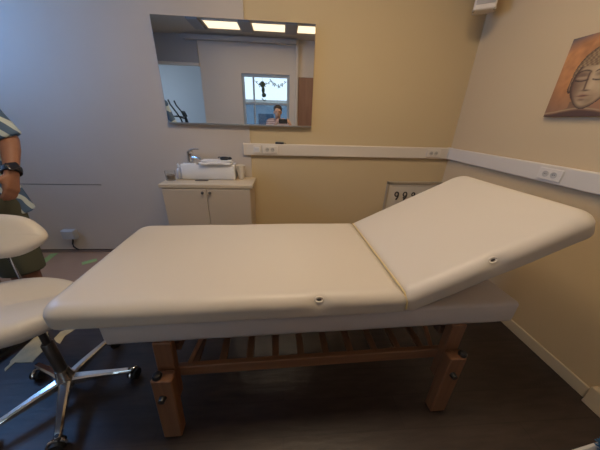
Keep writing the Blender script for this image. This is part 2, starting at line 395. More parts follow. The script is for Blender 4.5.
# framed chart behind the couch
fc = thing('framed_chart', 'pale framed chart with a row of small dark figures hung below trunking', 'framed picture', (1.508, YB, .462))
w = MB()
for x in (-.31, .31): w.box((x, -.012, .21), (.03, .024, .44), .004)
for z in (.0, .42): w.box((0, -.012, z), (.65, .024, .03), .004)
w.build('frame', M['frame_wood'], fc, ang=30)
MB().box((0, -.008, .21), (.60, .006, .40)).build('chart', M['paper'], fc, False)
w = MB()
for row, zz in enumerate((.262, .09)):
    for k in range(6):
        x = -.19 + k*.10; q = 1.05 if k < 2 else .85
        w.tube([(x+.020*q*math.cos(a), -.013, zz+.022+.024*q*math.sin(a)) for a in [PI*2*i/12 for i in range(13)]], .0075, 6)
        w.tube([(x+.020*q, -.013, zz+.02), (x+.018*q, -.013, zz-.012), (x+.002-.01*(k % 2), -.013, zz-.045*q)], .009, 6)
        if k % 2: w.ell((x-.008, -.013, zz-.02), (.012, .003, .012), n=10)
o = w.build('printed_figure', M['ink'], fc); o['kind'] = 'stuff'
w = MB()
for k in range(1): w.box((0, -.0118, .375), (.52, .001, .0025))
w.build('ruled_line', mat('faint_ruled_line', (.25, .21, .17), .7), fc, False)

# painting of a serene face, right wall
def paint(u, v):     # u, v from the lower left corner of the canvas
    def mixc(a, b, t): return a.lerp(V(b), max(0., min(1., t)))
    def line(d, w_): return math.exp(-(d/w_)**2)
    N = lambda k, q: noise.noise(V((u*k, v*k, q)))
    bgn = N(7, 1.)*.6+N(19, 4.)*.35+N(45, 9.)*.15
    c = V((.52, .22, .075))*(1+.9*bgn)
    c = mixc(c, (.55, .27, .10), .5*line(u-.10-v*.25, .05)+.5*bgn)
    c = mixc(c, (.13, .10, .10), (v-.36-u*.35+.05*bgn)*14)
    c = mixc(c, (.26, .14, .08), (.17-v+.09*bgn)*6)
    c = mixc(c, (.12, .06, .04), (.06-u+.05*bgn)*6*line(v-.12, .12))
    th = .03; dx, dz = u-.212, v-.190
    fx, fz = (dx*math.cos(th)-dz*math.sin(th))/1.0, (dx*math.sin(th)+dz*math.cos(th))/.96
    wj = .112*(1-.30*(fz/-.15)**2) if fz < 0 else .112
    d = math.sqrt((fx/wj)**2+(fz/.150)**2)
    if v < .085 and abs(dx+.02) < .06+max(0, .05-v)*2: c = V((.24, .13, .065))*(1+.6*bgn)
    sh = .010+.030*math.exp(-((u-.20)/.14)**2)
    c = mixc(c, (.10, .05, .035), (sh-v)*120); c = mixc(c, (.55, .38, .2), .6*line(v-sh-.006, .004))
    e = math.sqrt(((fx+.110)/.016)**2+((fz+.0)/.055)**2)
    if e < 1.15: c = mixc(V((.30, .17, .08)), (.06, .03, .02), (e-.75)*4)
    hd = math.sqrt((fx/.128)**2+((fz-.045)/.150)**2); bd = math.sqrt((fx/.055)**2+((fz-.205)/.055)**2)
    if (hd < 1 and fz > .035) or bd < 1:
        k = .5+.5*math.sin(fx*260+math.sin(fz*150)*1.3)*math.sin(fz*260)
        c = V((.16, .085, .04)).lerp(V((.46, .31, .15)), k*(.55+.5*N(12, 3.)+.3))
        if bd > 1 or fz < .19: c = mixc(c, (.05, .025, .018), (hd-.86)*5)
    if d < 1.04 and fz < .085:
        f = V((.44, .29, .155))*(1+.35*N(16, 2.)+.15*N(40, 6.))
        f = mixc(f, (.20, .11, .06), (-fx-.025)*13+.3*N(20, 5.))
        f = mixc(f, (.60, .44, .25), .75*line(fx+.002, .018)*(1 if fz > -.05 else .3)+.6*line(fx-.045, .03)*line(fz+.03, .03))
        f = mixc(f, (.60, .42, .22), .5*line(fz-.07, .015))
        for sg in (-1, 1):
            ex = fx-sg*.046+.020
            if abs(ex) < .040:
                g = 1-(ex/.040)**2
                f = mixc(f, (.16, .085, .05), .75*line(fz-.036, .014)*g)
                f = mixc(f, (.55, .38, .2), .7*line(fz-.022, .006)*g)
                f = mixc(f, (.035, .015, .012), 1.2*line(fz-.012+.008*g, .0035)*min(1, g*3))
                f = mixc(f, (.07, .035, .022), 1.1*line(fz-.048-.014*g, .004)*min(1, g*3))
        f = mixc(f, (.10, .05, .03), line(fx+.034+.004*math.sin(fz*30), .005)*(1 if -.045 < fz < .05 else 0))
        f = mixc(f, (.07, .035, .025), line(fz+.050, .005)*line(fx+.020, .022))
        f = mixc(f, (.36, .16, .09), 1.1*line(fz+.080, .009)*line(fx+.02, .026)); f = mixc(f, (.05, .02, .015), 1.1*line(fz+.079+.25*abs(fx)*.2, .0028)*line(fx+.02, .030))
        f = mixc(f, (.16, .08, .045), .8*line(fz+.102, .006)*line(fx+.02, .02))
        f = mixc(f, (.06, .03, .02), (d-.86)*6)
        c = f
    return tuple(max(0, min(1, q)) for q in c) + (1,)
pa = thing('face_painting', 'unframed canvas painting of a serene golden face on orange ground', 'painting', (XR, 1.714, 1.570), 0)
PW, PH = .46, .44
w = MB(); w.box((-.014, -PW/2, PH/2), (.024, PW, PH), .003); w.build('stretched_canvas', mat('orange_canvas_edge', (.30, .13, .06), .8), pa, ang=30)
NX, NZ = 150, 122
verts = [((-.0275)*S, -PW*i/(NX-1)*S, PH*j/(NZ-1)*S) for j in range(NZ) for i in range(NX)]
faces = [(j*NX+i, j*NX+i+1, (j+1)*NX+i+1, (j+1)*NX+i) for j in range(NZ-1) for i in range(NX-1)]
me = bpy.data.meshes.new('painted_face'); me.from_pydata(verts, [], faces); at = me.color_attributes.new('Paint', 'FLOAT_COLOR', 'POINT')
for j in range(NZ):
    for i in range(NX): at.data[j*NX+i].color = paint(PW*i/(NX-1), PH*j/(NZ-1))
me.materials.append(attr_mat('painted_canvas')); me.update()
o = bpy.data.objects.new('painted_picture', me); C.objects.link(o); o.parent = pa

# ------------------------------------------------------------------ washbasin cabinet
CX0, CX1, CY0, CZ = -1.165, -.29, 2.27, .92
cb = thing('basin_cabinet', 'beige two-door cabinet standing against the wall under the washbasin', 'cabinet', ((CX0+CX1)/2, 2.44, 0))
hw = (CX1-CX0)/2
w = MB(); w.box((0, .01, (.08+CZ-.035)/2), (2*hw-.05, .33, CZ-.035-.08), .003); w.box((0, .03, .04), (2*hw-.09, .28, .08)); w.build('cabinet_body', M['cabinet'], cb, ang=30)
for sg in (-1, 1):
    w = MB(); w.box((sg*(hw-.025)/2, -.163, .085+(CZ-.045-.085)/2), (hw-.031, .018, CZ-.05-.085), .003)
    d = w.build('cabinet_door', M['cabinet'], cb, ang=30)
    w = MB(); w.lathe([(.007, 0), (.007, .012), (.014, .016), (.014, .022), (.007, .026)], n=14)
    for v in w.b.verts: v.co = V((sg*.035+v.co.x, -.172-v.co.z, CZ-.075+v.co.y))
    w.build('door_knob', M['steel'], d)
w = MB(); w.box(((CX0+CX1)/2, (CY0+YB-.008)/2, CZ-.0175), (CX1-CX0, YB-.008-CY0, .034), .004)
tag(w.build('worktop', M['counter'], ang=30), 'pale wooden worktop lying on the beige two-door cabinet', 'worktop')

BX, BY = -.75, 2.54
ba = thing('washbasin', 'rectangular white ceramic vessel basin standing on pale worktop', 'washbasin', (BX, BY, CZ))
w = MB(); w.rr(.265, .075, .015, [(.02, 0), (.006, .004), (.0, .015), (0, .148), (.003, .152), (.010, .153), (.013, .150), (.016, .09), (.03, .06), (.045, .056)], sp=.05)
w.build('basin_bowl', M['ceramic'], ba)
w = MB(); w.rr(.065, .05, .015, [(.004, .0), (0, .004), (0, .010), (.004, .013)], c=(-.185, .012, .142)); w.build('tap_ledge', M['ceramic'], ba)
w = MB(); w.lathe([(.016, .002), (.018, .006), (.006, .007)], c=(.04, 0, .054)); w.build('drain', M['chrome'], ba)
tp = thing('basin_tap', 'chrome lever mixer tap rising behind left side of basin', 'tap', (BX-.185, BY+.02, CZ+.155))
w = MB(); w.lathe([(.036, 0), (.036, .006), (.031, .010), (.030, .085), (.032, .09), (.032, .112), (.014, .125)]); w.build('tap_body', M['chrome'], tp)
w = MB(); w.tube([(.0, 0, .055), (.05, -.02, .056), (.10, -.045, .052), (.118, -.052, .040)], [.017, .016, .015, .013]); w.build('spout', M['chrome'], tp)
w = MB(); w.tube([(0, 0, .118), (.03, -.005, .132), (.07, -.012, .138), (.10, -.016, .137)], [.014, .010, .008, .007]); w.build('lever', M['chrome'], tp)

def fold(p, seed=0):
    n = noise.noise(V((p.x*14+seed, p.y*14, 0)))
    return V((p.x+n*.006, p.y+noise.noise(V((p.x*9, p.y*9, 5+seed)))*.006, p.z + (n*.008 if p.z > .002 else 0)))
w = MB(); w.rr(.160, .062, .03, [(.006, 0), (0, .006), (.0, .014), (.004, .02), (.012, .024), (.02, .0245), (.035, .027)], disp=lambda p: fold(p, 3), sp=.02)
for k in range(1): w.rr(.145, .048, .02, [(.0, 0), (-.002, .008), (.004, .014), (.02, .016)], disp=lambda p: fold(p, 7), sp=.02, c=(.004, .006, .026))
o = w.build('folded_towel', M['towel'], loc=(BX+.085, BY-.040, CZ+.1535)); o.rotation_euler = (0, 0, .05)
tag(o, 'white folded towel draped over the front rim of basin', 'towel')
w = MB(); w.rr(.045, .026, .022, [(.006, 0), (0, .008), (.004, .022), (.014, .030), (.02, .031)], sp=.02, c=(0, 0, 0)); w.ell((.05, .0, .016), (.022, .018, .014))
w.tube([(-.03, 0, .02), (-.055, .01, .026), (-.065, .005, .018)], .005)
o = w.build('black_soap_dispenser_cap', M['black'], loc=(BX+.165, BY-.03, CZ+.196)); o.name = 'scrubbing_brush'
tag(o, 'small dark scrubbing brush resting on the folded white towel', 'brush')
# beaker, bottle, cup, small dish
g = thing('glass_beaker', 'short glass beaker with dark amber contents at left end of worktop', 'glass', (-1.105, 2.43, CZ))
w = MB(); w.lathe([(.032, 0), (.044, .004), (.048, .095), (.045, .095), (.041, .008), (.01, .006)]); w.build('beaker_glass', M['glass'], g)
w = MB(); w.lathe([(.036, .0075), (.040, .055), (.02, .056)]); w.build('contents', M['liquid'], g)
g = thing('soap_bottle', 'slim clear soap bottle squeezed between beaker and basin', 'bottle', (-1.05, 2.52, CZ))
w = MB(); w.lathe([(.024, 0), (.027, .005), (.027, .085), (.02, .10), (.010, .108), (.010, .118)]); w.build('bottle_body', mat('milky_clear_plastic', (.55, .54, .55), .25), g)
w = MB(); w.lathe([(.012, .118), (.012, .132), (.004, .134), (.004, .145)]); w.tube([(0, 0, .147), (.0, -.02, .149), (0, -.034, .143)], .005); w.build('pump_head', M['ceramic'], g)
w = MB(); w.lathe([(.026, 0), (.028, .003), (.046, .140), (.0475, .142), (.044, .141), (.026, .006), (.01, .005)])
o = w.build('plastic_cup', M['cup'], loc=(-.435, 2.53, CZ)); tag(o, 'ivory plastic cup standing right of the basin', 'cup')
w = MB(); w.rr(.065, .016, .012, [(.003, 0), (0, .002), (0, .006), (.003, .008)], sp=.02)
o = w.build('nail_file', M['steel'], loc=(BX-.06, 2.425, CZ)); tag(o, 'flat grey metal tool lying on worktop edge before basin', 'tool')

# junction box with cable
jb = thing('junction_box', 'small light grey junction box low on the left wall panel', 'junction box', (-2.395, YB-.006, .20))
w = MB(); w.box((0, -.03, .055), (.14, .06, .11), .008); w.build('box_body', M['grey_box'], jb, ang=30)
w = MB(); w.box((0, -.062, .055), (.125, .008, .095), .003); w.build('box_lid', M['grey_box'], jb, ang=30)
w = MB(); w.tube([(.01, -.03, .002), (.008, -.035, -.03), (-.012, -.03, -.07), (-.02, -.022, -.11), (-.005, -.012, -.145), (.0, .006, -.165)], .008); w.build('cable', M['cable'], jb)

# tape marks on the floor
def tape(p0, p1, wd, label):
    p0, p1 = V((*p0, 0)), V((*p1, 0)); d = (p1-p0); L = d.length; a = math.atan2(d.y, d.x)
    w = MB(); n = 14; top = []; bot = []
    for i in range(n+1):
        x = L*i/n; top.append((x, wd/2+.004*noise.noise(V((x*9, 1, 0))))); bot.append((x, -wd/2+.004*noise.noise(V((x*9, 7, 0)))))
    w.prism(bot+top[::-1], .0018)
    o = w.build('floor_tape', M['green'], loc=(p0.x, p0.y, .0006)); o.rotation_euler = (0, 0, a)
    tag(o, label, 'tape', 'green tape marks on the floor'); return o
tape((-2.60, 2.30), (-2.655, 2.60), .07, 'green tape strip on floor running to the wall beside junction box')
tape((-2.19, 2.37), (-2.09, 2.45), .07, 'short green tape mark on floor nearest the treatment couch')
tape((-2.95, 1.88), (-2.47, 2.10), .075, 'long green tape strip on floor behind the person in shorts')

# torn cream underlay showing on the floor
pts = [(-1.80, 1.335), (-1.80, 1.40), (-1.77, 1.452), (-1.72, 1.40), (-1.69, 1.35), (-1.647, 1.30), (-1.637, 1.18), (-1.70, 1.178), (-1.75, 1.184), (-1.739, 1.13), (-1.765, 1.15), (-1.79, 1.23)]
w = MB(); q = []
for i in range(len(pts)):
    a, c_ = V((*pts[i], 0)), V((*pts[(i+1) % len(pts)], 0))
    for k in range(5):
        t_ = a.lerp(c_, k/5); j = .010*noise.noise(t_*25); q.append((t_.x+1.67+j, t_.y-1.3+j))
w.prism(q, .003); o = w.build('bared_underlay', M['cream_underlay'], loc=(-1.67, 1.3, .001), smooth=False)
tag(o, 'cream underlay bared through torn dark floor under the stool seat', 'sheet')

pts = [(-1.656, 1.368), (-1.66, 1.43), (-1.62, 1.46), (-1.571, 1.455), (-1.60, 1.39), (-1.579, 1.322), (-1.62, 1.34)]
w = MB(); w.prism([(x+1.62, y-1.4) for x, y in pts], .003); o = w.build('bared_underlay', M['cream_underlay'], loc=(-1.62, 1.4, .001), smooth=False)
tag(o, 'small cream underlay patch bared in floor right behind stool column', 'sheet')

# ------------------------------------------------------------------ treatment couch
LR = math.radians(1.85)
couch = thing('treatment_couch', 'ivory upholstered massage couch on wooden legs with raised backrest', 'treatment couch', (0, .80, 0), LR)
CT = .815
def pucker(p, q, r=.05, dep=.012, ax=V((0, 1, 0))):
    d = (p-q).length; 
    return p + ax*dep*math.exp(-(d/r)**2) if d < r*3 else p
def pad_prof(h, rt, rb, crown, hy):
    pr = []
    pr.append((rb*1.6, 0)); 
    for a in range(0, 91, 18): pr.append((rb*(1-math.sin(math.radians(a))), rb*(1-math.cos(math.radians(a)))))
    for k in (.3, .6, .9): pr.append((0, rb+(h-rt-rb)*k))
    for a in range(0, 91, 10):
        pr.append((rt*1.15*(1-math.cos(math.radians(a))), h-rt+rt*math.sin(math.radians(a))*1.0))
    for i in (.06, .10, .15, .2, .27, .33): 
        if i < hy-.02: pr.append((rt*1.15+i-.03, h+crown*min(1, i/.2)))
    return pr
HV = .42
def dent1(p):
    p = V(p); p = pucker(p, V((.355, -HV, .083)), .034, .013)
    # soft sag and creases
    p.z += .0035*noise.noise(V((p.x*2.2, p.y*2.2, 0)))*(1 if p.z > .05 else 0)
    p.y += .004*noise.noise(V((p.x*5, p.z*8, 3)))
    return p
U0, U1 = -.955, .555
w = MB(); w.rr((U1-U0)/2, HV, (.075, .022), pad_prof(.105, .05, .016, .004, HV), disp=dent1, sp=.02)
for v in w.b.verts:   # square, tight corners at the hinge end
    pass
seat = w.build('seat_pad', M['leather'], couch, ang=70, loc=((U0+U1)/2, .40, .712))
def eyelet(parent, x):
    rot = rx(math.radians(-37))
    w = MB(); w.ell((0, 0, 0), (.0105, .006, .005), rot=rot, n=14); w.build('air_hole', M['hole'], parent, loc=(x, -HV+.0215, .0845))
    w = MB(); w.tube([rot @ V((.018*math.cos(a), .0, .011*math.sin(a))) for a in [2*PI*i/24 for i in range(25)]], .0042, 8, False)
    w.build('eyelet', M['leather'], parent, loc=(x, -HV+.021, .084))
eyelet(seat, .355)
w = MB(); w.tube([(U1-.003, -.017, .735), (U1-.004, -.012, .775), (U1-.010, .012, .806), (U1-.018, .04, .816), (U1-.02, .2, .819), (U1-.02, .5, .819), (U1-.018, .76, .816), (U1-.01, .80, .80)], .004)
w.build('seam_piping', M['piping'], couch)

# raised back pad
BA = math.radians(26.3); BL = .89
def dent2(p):
    p = V(p); p = pucker(p, V((.42-BL/2, -HV, .083)), .036, .013)
    p.z += .0035*noise.noise(V((p.x*2.5+9, p.y*2.2, 0)))*(1 if p.z > .05 else 0)
    p.y += .004*noise.noise(V((p.x*5+4, p.z*8, 3)))
    return p
bk = MB(); bk.rr(BL/2, HV, (.03, .085), pad_prof(.105, .05, .016, .004, HV), disp=dent2, sp=.02)
for v in bk.b.verts: v.co.x += BL/2
for v in bk.b.verts: v.co.z -= .0
back = bk.build('back_pad', M['leather'], couch, ang=70, loc=(U1+.012, .40, .708)); back.rotation_euler = (0, -BA, 0)
eyelet(back, .42)
# base
w = MB(); w.rr(.965, .36, .02, [(.03, 0), (.012, .001), (.003, .006), (0, .02), (0, .105), (.004, .115), (.016, .119), (.04, .120), (.3, .120)], sp=.05,
    disp=lambda p: V((p.x, p.y+.002*noise.noise(V((p.x*8, p.z*12, 1))), p.z)))
w.build('base_panel', M['leather2'], couch, ang=60, loc=(.20, .365, .592))
for v_ in (.16, .56): MB().box((.92, v_, .80), (.02, .035, .20), .003, rot=ry(-.5)).build('backrest_prop', M['wood'], couch)
# legs
def leg(u, v, sgu, sgv):
    w = MB(); tilt = ry(.05 if sgu < 0 else 0.); L = .575
    c_ = V((u, v, .595)) + (tilt @ V((0, 0, -.185)))
    w.box(c_, (.078, .045, .37), .004, rot=tilt)
    lg = w.build('leg', M['wood'], couch, ang=30)
    q = V((u, v - .055*(-sgv)*-1, .595)) if False else V((u, v+sgv*.054, .595))
    top = q + (tilt @ V((0, 0, -.160))); bot = q + (tilt @ V((0, 0, -.586)))
    w = MB(); w.box((top+bot)/2, (.088, .058, (top-bot).length), .005, rot=tilt)
    ex = w.build('leg_extension', M['wood'], lg, ang=30)
    w = MB(); w.lathe([(.014, 0), (.019, .004), (.021, .014), (.016, .024), (.006, .027)], c=top+V((-.02 if sgu < 0 else .03, sgv*.008, -.002)), n=16)
    w.build('knob', M['knob'], lg)
    k = q + (tilt @ V((-.005, 0, -.27)))
    w = MB(); w.cone(k+V((0, sgv*.027, 0)), k+V((0, sgv*.05, 0)), .017, .014, 16); w.build('knob', M['knob'], lg)
    w = MB(); w.box(bot+V((0, 0, -.002)), (.08, .05, .012), .003); w.build('foot', M['rubber'], lg)
for (u, sgu) in ((-.53, -1), (.872, 1)):
    leg(u, .02, sgu, -1); leg(u, .69, sgu, 1)
# shelf
w = MB(); w.box((.175, .045, .365), (1.42, .03, .062), .004); w.build('front_rail', M['wood_x'], couch, ang=30)
w = MB(); w.box((.175, .665, .365), (1.42, .03, .062), .004); w.build('rear_rail', M['wood_x'], couch, ang=30)
w = MB()
for k in range(10): w.box((-.43+k*.131, .355, .389), (.036, .60, .014), .002)
w.build('shelf_slats', M['wood_y'], couch, ang=30)
for u in (-.50, .845):
    w = MB(); w.box((u, .355, .50), (.03, .59, .05), .004); w.build('cross_rail', M['wood_y'], couch, ang=30)
w = MB(); w.box((-.41, .06, .49), (.02, .022, .26), .003, rot=ry(.45)); w.build('corner_brace', M['wood'], couch, ang=30)
w = MB(); w.box((.76, .06, .49), (.02, .022, .26), .003, rot=ry(-.45)); w.build('corner_brace', M['wood'], couch, ang=30)

# ------------------------------------------------------------------ stool
SX, SY = -1.225, .975
st = thing('swivel_stool', 'white upholstered saddle stool with backrest on chrome five-star base', 'stool', (SX, SY, 0))
w = MB(); w.lathe([(.05, .095), (.052, .10), (.05, .125), (.038, .15), (.030, .20), (.029, .205)]); w.build('hub', M['chrome'], st)
w = MB(); w.lathe([(.026, .17), (.026, .40), (.022, .405)]); w.lathe([(.015, .40), (.015, .60)]); w.build('gas_lift', M['steel'], st)
R_ = .32
for k in range(5):
    a = math.radians(12 + 72*k); d = V((math.cos(a), math.sin(a), 0)); n_ = V((-d.y, d.x, 0))
    rs = []
    for t_, hw_, zt, zb in ((.02, .026, .142, .098), (.12, .021, .130, .094), (.22, .017, .112, .086), (.29, .016, .100, .082), (.315, .012, .094, .082)):
        p = d*t_
        rs.append([p+n_*hw_+V((0, 0, zb)), p+n_*hw_*1.0+V((0, 0, zt-.008)), p+n_*hw_*.6+V((0, 0, zt)), p-n_*hw_*.6+V((0, 0, zt)), p-n_*hw_+V((0, 0, zt-.008)), p-n_*hw_+V((0, 0, zb))])
    w = MB(); w.rings(rs); lg = w.build('base_arm', M['chrome'], st, ang=35)
    sw = math.radians(12+72*k+[70, -40, 120, 30, -100][k]); e = V((math.cos(sw), math.sin(sw), 0)); f_ = V((-e.y, e.x, 0))
    cpos = d*.305
    w = MB(); w.cone(cpos+V((0, 0, .06)), cpos+V((0, 0, .10)), .008)
    c0 = cpos + e*.018 + V((0, 0, .033))
    for sg in (-1, 1): w.cone(c0+f_*sg*.006, c0+f_*sg*.024, .032, .030, 22)
    cs = w.build('caster', M['rubber'], lg)
    w = MB()
    for i in range(8):
        pass
    pts = [c0+V((0, 0, 0))+e*.036*math.cos(b_)+V((0, 0, .036*math.sin(b_))) for b_ in [math.radians(x) for x in range(0, 181, 20)]]
    w.tube(pts, .007, 8); w.build('caster_hood', M['chrome'], cs)
# saddle seat: kidney shaped, raised at rear
def saddle(p):
    x, y = p.x, p.y
    z = p.z
    f = 1 if z > .02 else .5
    z += f*(.5*(max(0, -x-.05))**2 * 1.2 + .25*(y*y) - .02*math.exp(-(y/.06)**2))
    return V((x*(1-.35*y*y), y*(1.0-.28*max(0, x)/.22), z))
w = MB(); w.rr(.235, .225, .19, pad_prof(.10, .052, .03, .004, .225), disp=saddle, sp=.03, nc=12)
so = w.build('seat', M['stool_leather'], st, ang=80, loc=(-.075, .03, .562)); so.rotation_euler = (math.radians(4), math.radians(10), math.radians(40))
w = MB(); w.rr(.09, .06, .02, [(.004, 0), (0, .004), (0, .012), (.004, .016)], c=(-.02, -.0, .568)); w.build('seat_plate', M['steel'], st)
w = MB(); w.tube([(-.03, .03, .585), (-.16, .17, .588), (-.205, .205, .592), (-.235, .225, .62), (-.245, .23, .80), (-.245, .23, .92)], .0085); w.build('backrest_rod', M['chrome'], st)
def bkc(p): return V((p.x*(1-.9*abs(p.y)*0), p.y - .9*p.x*p.x*0, p.z))
def bdisp(p):
    # taper towards both ends, bow round the sitter
    s_ = min(1, abs(p.x)/.235); k = 1-.40*s_**3
    return V((p.x, p.y*k, (p.z-.03)*(1-.25*s_**3)+.03 - .5*p.x*p.x))
w = MB(); w.rr(.245, .115, .11, pad_prof(.075, .036, .03, .004, .115), disp=bdisp, sp=.025, nc=10)
bo = w.build('backrest', M['stool_leather'], st, ang=80, loc=(-.265, .20, .912))
# local z = towards the sitter (away from the wall), lay it back
bo.rotation_euler = (math.radians(48), math.radians(4), math.radians(12))

# ------------------------------------------------------------------ lower right corner bits
bxs = thing('storage_tray', 'low white tray on the floor at the lower right corner', 'tray', (1.62, .40, 0), math.radians(8))
w = MB(); w.rr(.20, .165, .02, [(.02, 0), (.004, .003), (0, .045), (-.006, .048), (-.006, .052), (.004, .053), (.01, .045), (.014, .008), (.05, .006)], sp=.1); w.build('tray_body', M['ceramic'], bxs)
du = thing('fluffy_duster', 'bright blue fluffy duster lying across the low white tray', 'duster', (1.63, .50, .0535))
w = MB()
for k in range(420):
    a, c2 = random.uniform(0, 2*PI), random.uniform(-1, 1)
    n_ = V((math.cos(a)*math.sqrt(1-c2*c2), math.sin(a)*math.sqrt(1-c2*c2), abs(c2))); b0 = V((n_.x*.075, n_.y*.05, .008+n_.z*.04))
    e = b0 + V((n_.x*.03+random.uniform(-.01, .01), n_.y*.03+random.uniform(-.01, .01), n_.z*.02+.002)); w.tube([b0*.6+V((0, 0, .008)), b0, e], [.005, .005, .0025], 5)
w.build('duster_head', M['blue_fluff'], du)
w = MB(); w.capsule((-.02, -.01, .015), (-.02, -.20, .018), .009, .009); w.build('duster_handle', M['ceramic'], du)

# ------------------------------------------------------------------ ceiling light panels
for i, x in enumerate((-1.70, -.74, .17, 1.08)):
    struct('trim_%d' % (10+i), bx(x-.11, x+.11, -1.12, -.52, ZC-.03, ZC, .004), M['soffit'])
g_ = 'ceiling light panels'
LP = [(-1.20, -.83, 'warm ceiling light panel left of the pair reflected above photographer'), (-.28, -.83, 'warm ceiling light panel reflected in middle of the mirror top'),
      (.62, -.83, 'warm ceiling light panel nearest the brown door'),
      (-.28, 1.0, 'added warm ceiling light panel above the middle of the treatment couch'), (.62, 1.0, 'added warm ceiling light panel above the raised backrest of the couch')]  # this overhead pair is unseen, added to light the room from above
for x, y, lb in LP:
    L0 = thing('ceiling_light_panel', lb, 'ceiling light', (x, y, ZC), 0, g_)
    w = MB()
    for sx_ in (-.335, .335): w.box((sx_, 0, -.008), (.03, .46, .02), .003)
    for sy_ in (-.23, .23): w.box((0, sy_, -.008), (.70, .03, .02), .003)
    w.build('panel_frame', M['white_plastic'], L0, ang=30)
    MB().box((0, 0, -.006), (.64, .43, .008)).build('diffuser', M['panel_light' if y < 0 else 'panel_added'], L0, False)
bt = thing('light_batten', 'long grey suspended batten running along the wall behind photographer', 'light batten', (-.95, YF+.16, 3.07))
w = MB(); w.box((0, 0, .05), (2.5, .10, .09), .006); w.build('batten_body', M['soffit'], bt, ang=30)
for x in (-1.1, 0, 1.1): MB().cone((x, 0, .09), (x, 0, .13), .006).build('hanger', M['alu'], bt)

# ------------------------------------------------------------------ window decorations and outside
def garland():
    w = MB(); pts = []
    for i in range(25):
        x = -.70+.78*i/24; z = 2.36-.10*math.sin(PI*((i/24*2) % 1)); pts.append((x, YF-.02, z))
    w.tube(pts, .005, 6)
    for i in range(1, 24):
        for sg in (-1, 1):
            x, y, z = pts[i]
            if random.random() < .55: w.ell((x, y+sg*.008, z+sg*.024), (.011, .004, .028), rot=ry(random.uniform(-.8, .8)), n=8)
    o = w.build('leaf_garland', M['leaf']); tag(o, 'dark leafy garland strung across the window behind photographer', 'garland')
garland()
ho = MB(); hx = -.50
ho.tube([(hx, YF+.03, 2.42), (hx+.01, YF+.03, 2.3)], .003, 6)
ho.ell((hx, YF+.03, 2.28), (.06, .018, .07)); ho.ell((hx+.015, YF+.03, 2.16), (.04, .018, .08)); ho.ell((hx+.03, YF+.03, 2.05), (.055, .018, .05))
ho.tube([(hx+.02, YF+.03, 2.02), (hx-.02, YF+.03, 1.97), (hx+.04, YF+.03, 1.92), (hx+.07, YF+.03, 1.95)], .012, 8)
ho.tube([(hx-.04, YF+.03, 2.3), (hx-.09, YF+.03, 2.26), (hx-.06, YF+.03, 2.22)], .012, 8)
tag(ho.build('hanging_ornament', M['leaf']), 'dark curled ornament hanging in the window behind photographer', 'ornament')
w = MB(); w.box((-1, -8.5, -.35), (26, 13.5, .1)); o = struct('trim_9', w, M['out_ground'])
nb = thing('neighbour_building', 'blue grey low building seen through window behind photographer', 'building', (-1., -11.5, -.3))
w = MB(); w.box((0, 0, 1.35), (14, 2, 2.7)); w.build('facade', M['out_wall'], nb, False)
M['dfg'] = mat('dark_facade_glass', (.04, .07, .12), .2)
for k in range(7): MB().box((-5.4+k*1.8, 1.01, 1.5), (.9, .04, 1.2), .01).build('window', M['dfg'], nb, False)
w = MB(); w.box((0, .05, 2.75), (14.3, 2.3, .14)); w.build('roof_edge', M['soffit'], nb, False)

# exercise machine in annex
em = thing('exercise_bike', 'dark upright exercise machine in the side room reflected in mirror', 'exercise machine', (-2.50, -2.55, .0))
w = MB(); w.box((0, 0, .05), (1.15, .08, .06), .01); w.box((-.5, 0, .04), (.08, .55, .06), .01); w.box((.5, 0, .04), (.08, .5, .06), .01)
w.tube([(-.15, 0, .08), (-.20, 0, .6), (-.28, 0, 1.25), (-.3, 0, 1.5)], .035); w.tube([(.30, 0, .08), (.26, 0, .6), (.24, 0, 1.1)], .035)
w.build('frame', M['black'], em)
w = MB(); w.cone((-.1, -.05, .35), (-.1, .05, .35), .26, n=32); w.build('flywheel', M['steel'], em)
for sg in (-1, 1):
    w = MB(); w.tube([(-.05, sg*.16, .5), (-.22, sg*.2, 1.0), (-.35, sg*.22, 1.45), (-.45, sg*.22, 1.62), (-.58, sg*.2, 1.80), (-.62, sg*.2, 1.92)], .02)
    w.build('moving_handle', M['black'], em)
    w = MB(); w.tube([(-.3, 0, 1.45), (-.4, sg*.12, 1.5), (-.62, sg*.18, 1.52)], .018); w.build('handlebar', M['black'], em)
    w = MB(); w.box((.02, sg*.2, .32), (.34, .11, .04), .01); w.build('pedal', M['black'], em)
w = MB(); w.rr(.13, .10, .08, [(.03, 0), (0, .02), (0, .05), (.03, .07)], c=(.24, 0, 1.09)); w.build('saddle', M['black'], em)
w = MB(); w.box((-.32, 0, 1.58), (.05, .24, .16), .015, rot=ry(-.4)); w.build('console', M['black'], em)
w = MB(); w.tube([(.24, 0, 1.1), (.42, 0, 1.35), (.46, 0, 1.75)], .03); w.box((.44, 0, 1.6), (.07, .34, .42), .03, rot=ry(.1)); w.build('back_support', M['trousers'], em)

# ------------------------------------------------------------------ people
def remesh(mb, name, m, parent, vox, smooth=4):
    bmesh.ops.recalc_face_normals(mb.b, faces=mb.b.faces[:])
    for v in mb.b.verts: v.co = v.co*S
    me = bpy.data.meshes.new('tmp'); mb.b.to_mesh(me); mb.b.free()
    o = bpy.data.objects.new('tmp', me); C.objects.link(o)
    r = o.modifiers.new('r', 'REMESH'); r.mode = 'VOXEL'; r.voxel_size = vox; r.use_smooth_shade = True
    s = o.modifiers.new('s', 'SMOOTH'); s.factor = .5; s.iterations = smooth
    dg = bpy.context.evaluated_depsgraph_get(); dg.update()
    me2 = bpy.data.meshes.new_from_object(o.evaluated_get(dg)); bpy.data.objects.remove(o)
    me2.name = name; me2.materials.clear(); me2.materials.append(m)
    me2.polygons.foreach_set('use_smooth', [True]*len(me2.polygons))
    o = bpy.data.objects.new(name, me2); C.objects.link(o); o.parent = parent
    return o

